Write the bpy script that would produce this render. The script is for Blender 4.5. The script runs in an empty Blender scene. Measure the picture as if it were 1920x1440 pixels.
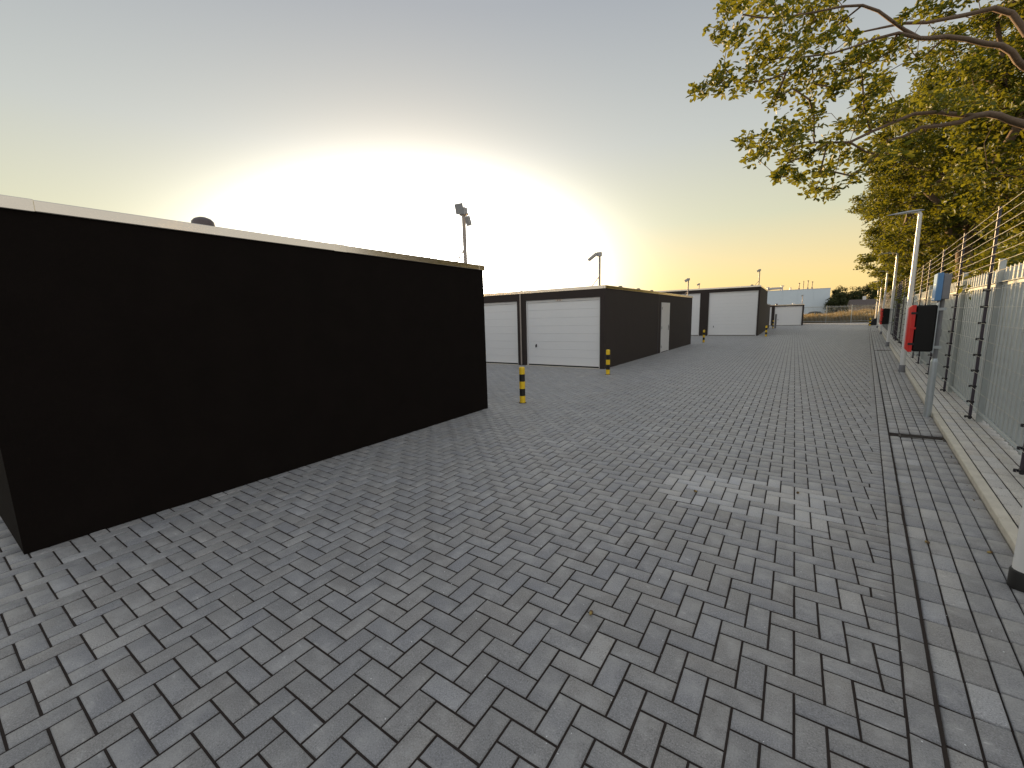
import bpy, math, random
import numpy as np
from mathutils import Matrix, Vector

random.seed(7)
rng = np.random.default_rng(11)
scene = bpy.context.scene
COL = scene.collection

# ------------------------------------------------------------------ camera
cam_d = bpy.data.cameras.new('camera')
cam_d.sensor_width = 36.0
cam_d.sensor_fit = 'HORIZONTAL'
cam_d.lens = 36.0 * 779.59 / 1920.0
cam_d.clip_start = 0.05
cam_d.clip_end = 4000.0
cam = bpy.data.objects.new('camera', cam_d)
COL.objects.link(cam)
CR = np.array([0.83034, 0.55662, -0.02683])
CU = np.array([-0.06445, 0.14374, 0.98751])
CF = np.array([-0.55352, 0.81824, -0.15523])
EYE = np.array([0.0, 0.0, 1.5935])
cam.matrix_world = Matrix(((CR[0], CU[0], -CF[0], 0), (CR[1], CU[1], -CF[1], 0),
                           (CR[2], CU[2], -CF[2], EYE[2]), (0, 0, 0, 1)))
scene.camera = cam

# ------------------------------------------------------------------ sky and sun
SUN_EL = math.radians(4.2)
SUN_AZ = math.radians(-46.0)            # measured from +Y towards +X
world = bpy.data.worlds.new('World')
scene.world = world
world.use_nodes = True
wt = world.node_tree
for n_ in list(wt.nodes):
    wt.nodes.remove(n_)
w_out = wt.nodes.new('ShaderNodeOutputWorld')
w_bg = wt.nodes.new('ShaderNodeBackground')
w_sky = wt.nodes.new('ShaderNodeTexSky')
w_sky.sky_type = 'NISHITA'
w_sky.sun_disc = False
w_sky.sun_elevation = SUN_EL
w_sky.sun_rotation = SUN_AZ
w_sky.altitude = 20.0
w_sky.air_density = 1.0
w_sky.dust_density = 3.0
w_sky.ozone_density = 1.0
# the evening sky: Nishita scattering under a pale summer haze that is warm towards the sun's side
def wnode(typ, **kw):
    n = wt.nodes.new(typ)
    for k, v in kw.items(): setattr(n, k, v)
    return n
def wmath(op, a, b=None, clamp=False):
    m = wnode('ShaderNodeMath', operation=op, use_clamp=clamp)
    for i, v in enumerate((a, b)):
        if v is None: continue
        if hasattr(v, 'links'): wt.links.new(v, m.inputs[i])
        else: m.inputs[i].default_value = v
    return m.outputs[0]
def wramp(src, stops):
    r = wnode('ShaderNodeValToRGB')
    el = r.color_ramp.elements
    while len(el) < len(stops): el.new(.5)
    for e, (p, c) in zip(el, stops): e.position = p; e.color = (*c, 1)
    wt.links.new(src, r.inputs['Fac'])
    return r.outputs[0]
def wmix(fac, a, b, mode='MIX'):
    m = wnode('ShaderNodeMix', data_type='RGBA', blend_type=mode)
    for sock, v in ((m.inputs[0], fac), (m.inputs[6], a), (m.inputs[7], b)):
        if hasattr(v, 'links'): wt.links.new(v, sock)
        elif isinstance(v, (int, float)): sock.default_value = v
        else: sock.default_value = (*v, 1)
    return m.outputs[2]
w_tc = wnode('ShaderNodeTexCoord')
w_nrm = wnode('ShaderNodeVectorMath', operation='NORMALIZE')
wt.links.new(w_tc.outputs['Generated'], w_nrm.inputs[0])
w_xyz = wnode('ShaderNodeSeparateXYZ')
wt.links.new(w_nrm.outputs[0], w_xyz.inputs[0])
SUN_DIR = (math.sin(SUN_AZ) * math.cos(SUN_EL), math.cos(SUN_AZ) * math.cos(SUN_EL), math.sin(SUN_EL))
w_dot = wnode('ShaderNodeVectorMath', operation='DOT_PRODUCT')
wt.links.new(w_nrm.outputs[0], w_dot.inputs[0])
w_dot.inputs[1].default_value = SUN_DIR
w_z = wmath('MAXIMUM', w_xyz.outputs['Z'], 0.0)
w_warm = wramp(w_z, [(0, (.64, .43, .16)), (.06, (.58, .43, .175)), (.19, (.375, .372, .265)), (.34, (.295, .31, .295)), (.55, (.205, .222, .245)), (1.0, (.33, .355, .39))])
w_cool = wramp(w_z, [(0, (.54, .52, .49)), (.2, (.48, .48, .48)), (.55, (.40, .41, .43)), (1.0, (.33, .355, .39))])  # sky behind the camera, kept unnaturally bright to lift doors and paving
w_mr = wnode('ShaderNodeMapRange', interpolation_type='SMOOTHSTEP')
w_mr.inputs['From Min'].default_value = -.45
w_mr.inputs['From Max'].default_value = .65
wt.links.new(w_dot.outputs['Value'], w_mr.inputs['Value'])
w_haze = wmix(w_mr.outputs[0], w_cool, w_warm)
w_r = wnode('ShaderNodeVectorMath', operation='DOT_PRODUCT')
wt.links.new(w_nrm.outputs[0], w_r.inputs[0])
w_r.inputs[1].default_value = (math.cos(SUN_AZ), -math.sin(SUN_AZ), 0)
w_u = wnode('ShaderNodeVectorMath', operation='DOT_PRODUCT')
wt.links.new(w_nrm.outputs[0], w_u.inputs[0])
w_u.inputs[1].default_value = (-math.sin(SUN_AZ) * math.sin(SUN_EL), -math.cos(SUN_AZ) * math.sin(SUN_EL), math.cos(SUN_EL))
w_rx = wmath('MULTIPLY', w_r.outputs['Value'], .74)
w_ux = wmath('MULTIPLY', w_u.outputs['Value'], 1.36)
w_th = wmath('ARCTAN2', wmath('SQRT', wmath('ADD', wmath('MULTIPLY', w_rx, w_rx), wmath('MULTIPLY', w_ux, w_ux))), w_dot.outputs['Value'])
w_q = wmath('MULTIPLY', w_th, 1.0 / math.radians(10.6))
w_core = wmath('MULTIPLY', wmath('EXPONENT', wmath('MULTIPLY', wmath('MULTIPLY', w_q, w_q), -1.0)), 11.0)
w_halo = wmath('MULTIPLY', wmath('EXPONENT', wmath('MULTIPLY', w_th, -1.0 / math.radians(16.0))), .26)
w_glow = wmix(1.0, (1.0, .98, .90), wmath('ADD', w_core, w_halo), 'MULTIPLY')
w_nis = wmix(1.0, w_sky.outputs[0], (.018, .018, .018), 'MULTIPLY')
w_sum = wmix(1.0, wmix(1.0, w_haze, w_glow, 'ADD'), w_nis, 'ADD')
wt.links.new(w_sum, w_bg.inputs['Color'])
w_bg.inputs['Strength'].default_value = 1.0
wt.links.new(w_bg.outputs[0], w_out.inputs['Surface'])

sun_d = bpy.data.lights.new('sun', 'SUN')
sun_d.energy = 5.0
sun_d.angle = math.radians(0.6)
sun_d.color = (1.0, 0.63, 0.27)
sun = bpy.data.objects.new('sun', sun_d)
COL.objects.link(sun)
sdir = Vector((math.sin(SUN_AZ) * math.cos(SUN_EL), math.cos(SUN_AZ) * math.cos(SUN_EL), math.sin(SUN_EL)))
sun.rotation_euler = sdir.to_track_quat('Z', 'Y').to_euler()

vs = scene.view_settings
vs.view_transform = 'Standard'
vs.look = 'None'
vs.exposure = 0.7
vs.gamma = 1.0
vs.use_curve_mapping = False
scene.cycles.max_bounces = 6
scene.cycles.transparent_max_bounces = 6


# ------------------------------------------------------------------ helpers
def new_obj(name, me, parent=None, loc=None, rz=None):
    o = bpy.data.objects.new(name, me)
    COL.objects.link(o)
    if parent is not None:
        o.parent = parent
    if loc is not None:
        o.location = loc
    if rz is not None:
        o.rotation_euler = (0, 0, rz)
    return o


def tag(o, label=None, cat=None, group=None, kind=None):
    if label: o['label'] = label
    if cat: o['category'] = cat
    if group: o['group'] = group
    if kind: o['kind'] = kind
    return o


def thing(name, label, cat, loc=(0, 0, 0), rz=0.0, group=None):
    return tag(new_obj(name, None, None, loc, rz), label, cat, group)


def copy_tree(o, parent=None):
    c = o.copy()
    COL.objects.link(c)
    c.parent = parent
    for ch in list(o.children):
        copy_tree(ch, c)
    return c


class MB:
    """collects vertices and faces of one mesh"""
    def __init__(self):
        self.v, self.f, self.s = [], [], []

    def add(self, verts, faces, smooth=False):
        b = len(self.v)
        self.v.extend([tuple(p) for p in verts])
        for f in faces:
            self.f.append(tuple(i + b for i in f))
            self.s.append(smooth)
        return self

    def box(self, x0, x1, y0, y1, z0, z1, bev=0.0):
        if bev <= 0:
            v = [(x, y, z) for z in (z0, z1) for y in (y0, y1) for x in (x0, x1)]
            return self.add(v, [(0, 2, 3, 1), (4, 5, 7, 6), (0, 1, 5, 4), (2, 6, 7, 3), (0, 4, 6, 2), (1, 3, 7, 5)])
        b = min(bev, (x1 - x0) * .45, (y1 - y0) * .45, (z1 - z0) * .45)
        rings = []
        def ring(x0, x1, y0, y1, z, c):
            return [(x0 + c, y0, z), (x1 - c, y0, z), (x1, y0 + c, z), (x1, y1 - c, z), (x1 - c, y1, z), (x0 + c, y1, z),
                    (x0, y1 - c, z), (x0, y0 + c, z)]
        rings = [ring(x0 + b, x1 - b, y0 + b, y1 - b, z0, b * .3), ring(x0, x1, y0, y1, z0 + b, b),
                 ring(x0, x1, y0, y1, z1 - b, b), ring(x0 + b, x1 - b, y0 + b, y1 - b, z1, b * .3)]
        v = [p for r in rings for p in r]
        f = [tuple(range(7, -1, -1)), tuple(range(24, 32))]
        for k in range(3):
            for i in range(8):
                j = (i + 1) % 8
                f.append((k * 8 + i, k * 8 + j, k * 8 + 8 + j, k * 8 + 8 + i))
        return self.add(v, f)

    def obox(self, c, ax, ay, az, hx, hy, hz):
        c, ax, ay, az = [np.array(q, float) for q in (c, ax, ay, az)]
        v = [c + sx * hx * ax + sy * hy * ay + sz * hz * az for sz in (-1, 1) for sy in (-1, 1) for sx in (-1, 1)]
        return self.add(v, [(0, 2, 3, 1), (4, 5, 7, 6), (0, 1, 5, 4), (2, 6, 7, 3), (0, 4, 6, 2), (1, 3, 7, 5)])

    def tube(self, pts, rad, n=8, cap=True, smooth=True):
        pts = [np.array(p, float) for p in pts]
        if not hasattr(rad, '__len__'):
            rad = [rad] * len(pts)
        prev = None
        v, f = [], []
        for i, p in enumerate(pts):
            d = pts[min(i + 1, len(pts) - 1)] - pts[max(i - 1, 0)]
            d = d / (np.linalg.norm(d) + 1e-12)
            if prev is None:
                a = np.array([1.0, 0, 0]) if abs(d[0]) < .8 else np.array([0, 1.0, 0])
            else:
                a = prev
            a = a - d * (a @ d)
            a /= (np.linalg.norm(a) + 1e-12)
            prev = a
            bb = np.cross(d, a)
            for k in range(n):
                t = 2 * math.pi * k / n
                v.append(p + rad[i] * (math.cos(t) * a + math.sin(t) * bb))
        for i in range(len(pts) - 1):
            for k in range(n):
                j = (k + 1) % n
                f.append((i * n + k, i * n + j, i * n + n + j, i * n + n + k))
        self.add(v, f, smooth)
        if cap:
            m = len(pts) - 1
            self.add([v[k] for k in range(n)], [tuple(range(n - 1, -1, -1))])
            self.add([v[m * n + k] for k in range(n)], [tuple(range(n))])
        return self

    def lathe(self, prof, n=16, c=(0, 0, 0), smooth=True):
        v, f = [], []
        for r, z in prof:
            for k in range(n):
                t = 2 * math.pi * k / n
                v.append((c[0] + r * math.cos(t), c[1] + r * math.sin(t), c[2] + z))
        for i in range(len(prof) - 1):
            for k in range(n):
                j = (k + 1) % n
                f.append((i * n + k, i * n + j, i * n + n + j, i * n + n + k))
        self.add(v, f, smooth)
        m = len(prof) - 1
        self.add([v[m * n + k] for k in range(n)], [tuple(range(n))])
        return self

    def mesh(self, name, mat):
        me = bpy.data.meshes.new(name)
        me.from_pydata(self.v, [], self.f)
        if any(self.s):
            me.polygons.foreach_set('use_smooth', self.s)
        me.materials.append(mat)
        me.update()
        return me

    def build(self, name, mat, parent=None, loc=None, rz=None):
        return new_obj(name, self.mesh(name, mat), parent, loc, rz)


def quads_mesh(name, V, F, mat, smooth=False, tone=None):
    """V (n,3) and F (m,4) arrays -> mesh"""
    me = bpy.data.meshes.new(name)
    V = np.asarray(V, np.float32)
    F = np.asarray(F, np.int32)
    me.vertices.add(len(V))
    me.vertices.foreach_set('co', V.ravel())
    me.loops.add(F.size)
    me.loops.foreach_set('vertex_index', F.ravel())
    me.polygons.add(len(F))
    me.polygons.foreach_set('loop_start', np.arange(0, F.size, 4, dtype=np.int32))
    try:
        me.polygons.foreach_set('loop_total', np.full(len(F), 4, np.int32))
    except Exception:
        pass
    if smooth:
        me.polygons.foreach_set('use_smooth', np.ones(len(F), bool))
    if tone is not None:
        a = me.attributes.new('tone', 'FLOAT', 'POINT')
        a.data.foreach_set('value', np.asarray(tone, np.float32))
    me.materials.append(mat)
    me.update()
    me.validate()
    return me


# ------------------------------------------------------------------ materials
def nt(name):
    m = bpy.data.materials.new(name)
    m.use_nodes = True
    t = m.node_tree
    return m, t, t.nodes['Principled BSDF']


def node(t, typ, **kw):
    n = t.nodes.new(typ)
    for k, v in kw.items():
        setattr(n, k, v)
    return n


def noise(t, scale, detail=4, rough=.55, coord='Object', vec=None):
    n = node(t, 'ShaderNodeTexNoise')
    n.inputs['Scale'].default_value = scale
    n.inputs['Detail'].default_value = detail
    n.inputs['Roughness'].default_value = rough
    if vec is None:
        c = node(t, 'ShaderNodeTexCoord')
        t.links.new(c.outputs[coord], n.inputs['Vector'])
    else:
        t.links.new(vec, n.inputs['Vector'])
    return n


def ramp(t, src, stops):
    r = node(t, 'ShaderNodeValToRGB')
    el = r.color_ramp.elements
    while len(el) < len(stops):
        el.new(.5)
    for e, (p, c) in zip(el, stops):
        e.position = p
        e.color = (*c, 1) if len(c) == 3 else c
    t.links.new(src, r.inputs['Fac'])
    return r


def mixc(t, fac, a, b, mode='MIX'):
    m = node(t, 'ShaderNodeMix', data_type='RGBA', blend_type=mode)
    for sock, v in ((m.inputs[0], fac), (m.inputs[6], a), (m.inputs[7], b)):
        if hasattr(v, 'is_linked') or hasattr(v, 'links'):
            t.links.new(v, sock)
        elif isinstance(v, (int, float)):
            sock.default_value = v
        else:
            sock.default_value = (*v, 1)
    return m.outputs[2]


def mathn(t, op, a, b=None, clamp=False):
    m = node(t, 'ShaderNodeMath', operation=op, use_clamp=clamp)
    for i, v in enumerate((a, b)):
        if v is None: continue
        if hasattr(v, 'links'):
            t.links.new(v, m.inputs[i])
        else:
            m.inputs[i].default_value = v
    return m.outputs[0]


def bump(t, bsdf, height, strength=.3, dist=.01):
    b = node(t, 'ShaderNodeBump')
    b.inputs['Strength'].default_value = strength
    b.inputs['Distance'].default_value = dist
    t.links.new(height, b.inputs['Height'])
    t.links.new(b.outputs[0], bsdf.inputs['Normal'])


def simple(name, col, rough=.5, metal=0.0, var=.12, nscale=6.0, bstr=0.0, bscale=200., spec=.5):
    m, t, b = nt(name)
    n = noise(t, nscale, 5)
    c = mixc(t, n.outputs[0], tuple(x * (1 - var) for x in col), tuple(min(1, x * (1 + var)) for x in col))
    t.links.new(c, b.inputs['Base Color'])
    b.inputs['Roughness'].default_value = rough
    b.inputs['Metallic'].default_value = metal
    b.inputs['Specular IOR Level'].default_value = spec
    if bstr:
        bump(t, b, noise(t, bscale, 3).outputs[0], bstr, .002)
    return m


def paver_mat(name, dark, light, dusty, amount, rough=.5):
    """concrete block: tone comes from the block itself (attribute or object property)"""
    m, t, b = nt(name)
    geo = node(t, 'ShaderNodeNewGeometry')
    pos = geo.outputs['Position']
    ag = node(t, 'ShaderNodeAttribute', attribute_type='GEOMETRY', attribute_name='tone')
    ao = node(t, 'ShaderNodeAttribute', attribute_type='OBJECT', attribute_name='tone')
    tone = mathn(t, 'ADD', ag.outputs['Fac'], ao.outputs['Fac'])
    base = ramp(t, tone, [(0, dark), (.75, light), (.8, light), (1.0, dusty)]).outputs[0]
    hue = mathn(t, 'FRACT', mathn(t, 'MULTIPLY', tone, 53.7))
    tint = ramp(t, hue, [(0, (1.025, 1.0, .97)), (.45, (1, 1, 1)), (1, (.97, .99, 1.045))]).outputs[0]
    base = mixc(t, 1.0, base, tint, 'MULTIPLY')
    n1 = noise(t, 9.0, 5, .6, vec=pos)
    n2 = noise(t, 170.0, 5, .75, vec=pos)
    n3 = noise(t, 2.3, 3, .5, vec=pos)
    c = mixc(t, ramp(t, n2.outputs[0], [(.3, (0, 0, 0)), (.72, (1, 1, 1))]).outputs[0], base, (1, 1, 1), 'OVERLAY')
    c = mixc(t, .2, base, c)
    spk = ramp(t, n2.outputs[0], [(.34, (.42, .41, .40)), (.46, (.95, .95, .95)), (.55, (1, 1, 1)), (.68, (1.6, 1.6, 1.6))]).outputs[0]
    c = mixc(t, 1.0, c, spk, 'MULTIPLY')
    smear = ramp(t, mathn(t, 'MULTIPLY', n1.outputs[0], mathn(t, 'ADD', n3.outputs[0], .45)), [(.43, (0, 0, 0)), (.66, (1, 1, 1))]).outputs[0]
    c = mixc(t, mathn(t, 'MULTIPLY', smear, amount), c, dusty)
    # chalky scratches
    mp = node(t, 'ShaderNodeMapping')
    mp.inputs['Scale'].default_value = (14, 55, 20)
    mp.inputs['Rotation'].default_value = (0, 0, .5)
    t.links.new(pos, mp.inputs['Vector'])
    n4 = noise(t, 1.0, 4, .6, vec=mp.outputs[0])
    sc = mathn(t, 'MULTIPLY', ramp(t, n4.outputs[0], [(.60, (0, 0, 0)), (.70, (1, 1, 1))]).outputs[0],
               ramp(t, n1.outputs[0], [(.5, (0, 0, 0)), (.65, (1, 1, 1))]).outputs[0])
    c = mixc(t, mathn(t, 'MULTIPLY', sc, .55), c, tuple(min(1, x * 1.5) for x in dusty))
    t.links.new(c, b.inputs['Base Color'])
    b.inputs['Roughness'].default_value = rough
    b.inputs['Specular IOR Level'].default_value = .5
    b.inputs['Sheen Weight'].default_value = .22
    b.inputs['Sheen Roughness'].default_value = .5
    h = mathn(t, 'ADD', mathn(t, 'MULTIPLY', n2.outputs[0], .5), noise(t, 420.0, 3, .6, vec=pos).outputs[0])
    bump(t, b, h, .7, .0022)
    return m


M = {}
M['paver'] = paver_mat('dark concrete paver', (.185, .180, .177), (.270, .264, .258), (.44, .43, .415), .42)
M['tile'] = paver_mat('pale concrete paver', (.45, .42, .375), (.56, .52, .455), (.60, .565, .50), .3, .7)
M['kerb'] = simple('pale kerb concrete', (.60, .55, .45), .75, var=.2, nscale=9, bstr=.3, bscale=160)
M['joint'] = simple('joint sand', (.034, .026, .022), .95, var=.35, nscale=40, bstr=.5, bscale=300, spec=.2)
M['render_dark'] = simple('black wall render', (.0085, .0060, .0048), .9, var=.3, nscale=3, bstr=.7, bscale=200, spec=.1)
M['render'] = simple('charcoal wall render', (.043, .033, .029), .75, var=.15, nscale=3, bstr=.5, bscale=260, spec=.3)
M['alu'] = simple('roof trim aluminium', (.67, .60, .50), .17, 1.0, var=.06, nscale=3)
M['roof'] = simple('bitumen roofing', (.05, .05, .052), .85, var=.25, nscale=5, bstr=.4)
M['door'] = simple('white garage door enamel', (.86, .86, .85), .38, var=.02, nscale=2, bstr=.05, bscale=350)
M['frame'] = simple('white door frame', (.76, .75, .73), .4, var=.03)
M['plate'] = simple('plate cream', (.80, .74, .66), .4, var=.03)
M['numeral'] = simple('plate numerals red brown', (.24, .09, .05), .5, var=.05)
M['rubber'] = simple('black rubber', (.012, .012, .013), .6, var=.2)
M['handle'] = simple('black handle plastic', (.02, .02, .022), .35, var=.1)
M['steel'] = simple('brushed steel', (.55, .55, .55), .3, 1.0)
M['galv'] = simple('galvanised steel', (.46, .50, .52), .42, .75, var=.14, nscale=14)
M['bar'] = simple('grey green coated steel', (.47, .50, .49), .36, .5, var=.08, nscale=8)
M['lamp'] = simple('pale lamp enamel', (.76, .75, .72), .3, .05, var=.04, nscale=5)
M['lamphead'] = simple('lamp head grey', (.42, .43, .44), .35, .4, var=.06)
M['lampglass'] = simple('lamp glass pale', (.7, .7, .66), .15, var=.02)
M['foot'] = simple('grey lamp foot sleeve', (.21, .21, .22), .6, var=.2, nscale=12)
M['foot_black'] = simple('black lamp foot sleeve', (.012, .011, .010), .6, var=.3, nscale=12)
M['epost'] = simple('dark plum fence tube', (.048, .036, .05), .4, var=.1)
M['insul'] = simple('black insulator plastic', (.014, .012, .016), .4, var=.1)
M['wire'] = simple('fence wire steel', (.55, .53, .48), .35, .8, var=.05)
M['yellow'] = simple('bollard yellow', (.92, .60, .02), .38, var=.08, nscale=9)
M['black'] = simple('bollard black band', (.012, .011, .011), .3, var=.1)
M['red'] = simple('red cabinet plastic', (.62, .018, .015), .35, var=.06, bstr=.05)
M['cabblack'] = simple('black cabinet plastic', (.007, .007, .0065), .5, var=.1, spec=.25)
M['blue'] = simple('blue sign enamel', (.09, .235, .46), .4, var=.05)
M['white'] = simple('sign white', (.8, .8, .8), .4, var=.02)
M['sign_yellow'] = simple('warning sign yellow', (.82, .68, .03), .45, var=.03)
M['mast'] = simple('mast aluminium', (.42, .36, .31), .5, .15, var=.08)
M['camera_box'] = simple('camera housing', (.46, .44, .42), .45, var=.08)
M['dome'] = simple('smoked roof vent', (.10, .075, .07), .35, var=.2, nscale=10)
M['hall'] = simple('pale blue hall cladding', (.72, .80, .85), .5, var=.03, nscale=.4)
M['duct'] = simple('hall duct steel', (.45, .42, .40), .4, .7, var=.1)
M['stack'] = simple('hall stack brown', (.30, .20, .13), .55, .2, var=.2)
M['carpaint'] = simple('silver blue car paint', (.30, .36, .46), .25, .5, var=.03)
M['glass'] = simple('car glass', (.02, .025, .03), .08, var=.1)
M['tyre'] = simple('tyre', (.015, .015, .015), .8, var=.1)
M['brick'] = simple('brown roof tile', (.085, .062, .052), .8, var=.3, nscale=6)
M['housewall'] = simple('house wall', (.30, .22, .17), .8, var=.2, nscale=6)
M['drain'] = simple('drain iron', (.05, .042, .036), .6, .3, var=.5, nscale=30, bstr=.3)
M['bark'] = simple('oak bark', (.165, .108, .068), .85, var=.45, nscale=22, bstr=1.0, bscale=60)
M['acorn'] = simple('acorn', (.34, .24, .07), .45, var=.25, nscale=60)
M['acorn_cap'] = simple('acorn cap', (.13, .08, .04), .8, var=.25, nscale=60)
M['tarp'] = simple('black tarpaulin', (.010, .010, .012), .5, var=.3)


def leaf_mat(name, dark, light, trans, warm):
    m, t, b = nt(name)
    a = node(t, 'ShaderNodeAttribute', attribute_type='GEOMETRY', attribute_name='tone')
    c = ramp(t, a.outputs['Fac'], [(0, dark), (.6, light), (1, warm)]).outputs[0]
    t.links.new(c, b.inputs['Base Color'])
    b.inputs['Roughness'].default_value = .55
    b.inputs['Specular IOR Level'].default_value = .3
    tr = node(t, 'ShaderNodeBsdfTranslucent')
    c2 = ramp(t, a.outputs['Fac'], [(0, trans), (1, tuple(x * 1.3 for x in trans))]).outputs[0]
    t.links.new(c2, tr.inputs['Color'])
    mx = node(t, 'ShaderNodeMixShader')
    mx.inputs[0].default_value = .36
    t.links.new(b.outputs[0], mx.inputs[1])
    t.links.new(tr.outputs[0], mx.inputs[2])
    t.links.new(mx.outputs[0], t.nodes['Material Output'].inputs['Surface'])
    return m


M['leaf'] = leaf_mat('oak leaf', (.022, .042, .008), (.060, .092, .012), (.235, .225, .015), (.19, .125, .02))
M['leaf_far'] = leaf_mat('distant leaf', (.035, .045, .018), (.07, .085, .03), (.08, .085, .02), (.11, .09, .04))
M['grass'] = leaf_mat('dry grass blade', (.08, .08, .025), (.26, .19, .06), (.28, .19, .06), (.40, .25, .09))


def ground_mat():
    m, t, b = nt('field soil and turf')
    geo = node(t, 'ShaderNodeNewGeometry')
    n = noise(t, .35, 6, .6, vec=geo.outputs['Position'])
    n2 = noise(t, 9, 4, .6, vec=geo.outputs['Position'])
    c = mixc(t, n.outputs[0], (.05, .06, .022), (.14, .11, .05))
    c = mixc(t, mathn(t, 'MULTIPLY', n2.outputs[0], .5), c, (.04, .04, .018))
    t.links.new(c, b.inputs['Base Color'])
    b.inputs['Roughness'].default_value = .9
    bump(t, b, n2.outputs[0], .5, .05)
    return m


M['ground'] = ground_mat()

# ------------------------------------------------------------------ ground sheet
g_ = MB()
g_.add([(-900, -900, -.09), (900, -900, -.09), (900, 1500, -.09), (-900, 1500, -.09)], [(0, 1, 2, 3)])
tag(g_.build('ground', M['ground']), kind='structure')

# ------------------------------------------------------------------ paving
S = .1087                         # the fence line drifts this far in x for each metre of y
TH = math.atan(S)
TV = np.array([math.sin(TH), math.cos(TH)])      # along the fence
NV = np.array([math.cos(TH), -math.sin(TH)])     # across it, towards the fence
LAST_Y = 66.4


def off(o, y):
    """point on the line at x-offset o from the fence datum"""
    return np.array([o + S * y, y])


def screen(p):
    d = np.asarray(p, float) - EYE
    z = d @ CF
    return 960 + 779.59 * (d @ CR) / z, 720 - 779.59 * (d @ CU) / z, z


def seen_size(quad):
    """rough size of a paver in the photograph, 0 when out of frame"""
    pts = [screen((q[0], q[1], 0)) for q in quad]
    if min(p[2] for p in pts) < .3: return 0
    xs = [p[0] for p in pts]; ys = [p[1] for p in pts]
    if max(xs) < 0 or min(xs) > 1920 or min(ys) > 1440: return 0
    a = 0
    for i in range(4):
        j = (i + 1) % 4
        a += xs[i] * ys[j] - xs[j] * ys[i]
    return abs(a) / 2


PF = [(0, 1, 2, 3), (4, 5, 1, 0), (5, 6, 2, 1), (6, 7, 3, 2), (7, 4, 0, 3), (8, 9, 5, 4), (9, 10, 6, 5), (10, 11, 7, 6), (11, 8, 4, 7)]


def paver_geo(quads, gap, cham, zc, depth=.03):
    """quads (n,4,2) counterclockwise module outlines, zc (n,4) corner heights -> vertices and faces"""
    Q = np.asarray(quads, float)
    n = len(Q)
    e1 = np.roll(Q, -1, 1) - Q
    e1 /= np.linalg.norm(e1, axis=2, keepdims=True)
    e0 = -np.roll(e1, 1, 1)
    outer = Q + (gap / 2) * (e1 + e0)
    inner = Q + (gap / 2 + cham) * (e1 + e0)
    zc = np.asarray(zc, float)
    V = np.zeros((n, 12, 3))
    V[:, 0:4, :2] = inner; V[:, 0:4, 2] = zc
    V[:, 4:8, :2] = outer; V[:, 4:8, 2] = zc - cham * .8
    V[:, 8:12, :2] = outer; V[:, 8:12, 2] = zc - depth
    F = np.array(PF)[None] + 12 * np.arange(n)[:, None, None]
    return V.reshape(-1, 3), F.reshape(-1, 4)


def lay(parent, name, mass, quads, zc, tones, mat, keep=300, gap=.0095, cham=.006):
    """the pavers that show largest become objects, the rest one mesh"""
    sizes = np.array([seen_size(q) for q in quads])
    order = np.argsort(-sizes)
    single = [i for i in order[:keep] if sizes[i] > 0]
    ss = set(single)
    cache = {}
    for i in single:
        q = np.array(quads[i]); c = q.mean(0)
        key = tuple(np.round((q - c).ravel(), 3)) + tuple(np.round(np.array(zc[i]) - np.mean(zc[i]), 3))
        if key not in cache:
            V, F = paver_geo([q - c], gap, cham, [np.array(zc[i]) - np.mean(zc[i])])
            cache[key] = quads_mesh(name, V, F, mat)
        o = new_obj(name, cache[key], parent, (c[0], c[1], float(np.mean(zc[i])) + random.gauss(0, .0009)))
        o.rotation_euler = (random.gauss(0, .0045), random.gauss(0, .0045), random.gauss(0, .006))
        o['tone'] = float(tones[i])
    rest = [i for i in range(len(quads)) if i not in ss]
    if rest:
        Q = np.array([quads[i] for i in rest]); Z = np.array([zc[i] for i in rest], float)
        Z = Z + rng.normal(0, .0009, (len(rest), 1)) + rng.normal(0, .0005, Z.shape)
        V, F = paver_geo(Q, gap, cham, Z)
        me = quads_mesh(mass, V, F, mat, tone=np.repeat(np.array([tones[i] for i in rest]), 12))
        tag(new_obj(mass, me, parent), kind='stuff')


def bed(name, pts, z):
    b = MB().add([(p[0], p[1], z) for p in pts], [tuple(range(len(pts)))])
    return tag(b.build(name, M['joint']), kind='structure')


yard = bed('paved_yard', [(-40, -3), (.355 - S * 3, -3), off(.355, LAST_Y), (-40, LAST_Y)], -.0058)
U = .105
OX, OY = -1.0539, 1.2858          # lattice origin
EDGE = .25
WX = -4.52                        # end walls of the garage rows

PATCH = [(-.93, 4.33), (-.19, 4.47), (.3, 4.38), (.39, 3.60), (.10, 3.62), (-.3, 3.63), (-.66, 3.60), (-.93, 3.68)]


def in_poly(x, y, poly):
    r = False
    for i in range(len(poly)):
        x0, y0 = poly[i]; x1, y1 = poly[i - 1]
        if (y0 > y) != (y1 > y) and x < (x1 - x0) * (y - y0) / (y1 - y0) + x0:
            r = not r
    return r


def inside_block(x0, x1, y0, y1):
    if x1 < WX - .06 and y0 > .40 and y1 < 5.80: return True
    if x1 < WX - .25 and y0 > 12.12 and y1 < 23.6: return True
    if x1 < -2.2 and y0 > 33.0: return True
    return False


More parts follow.
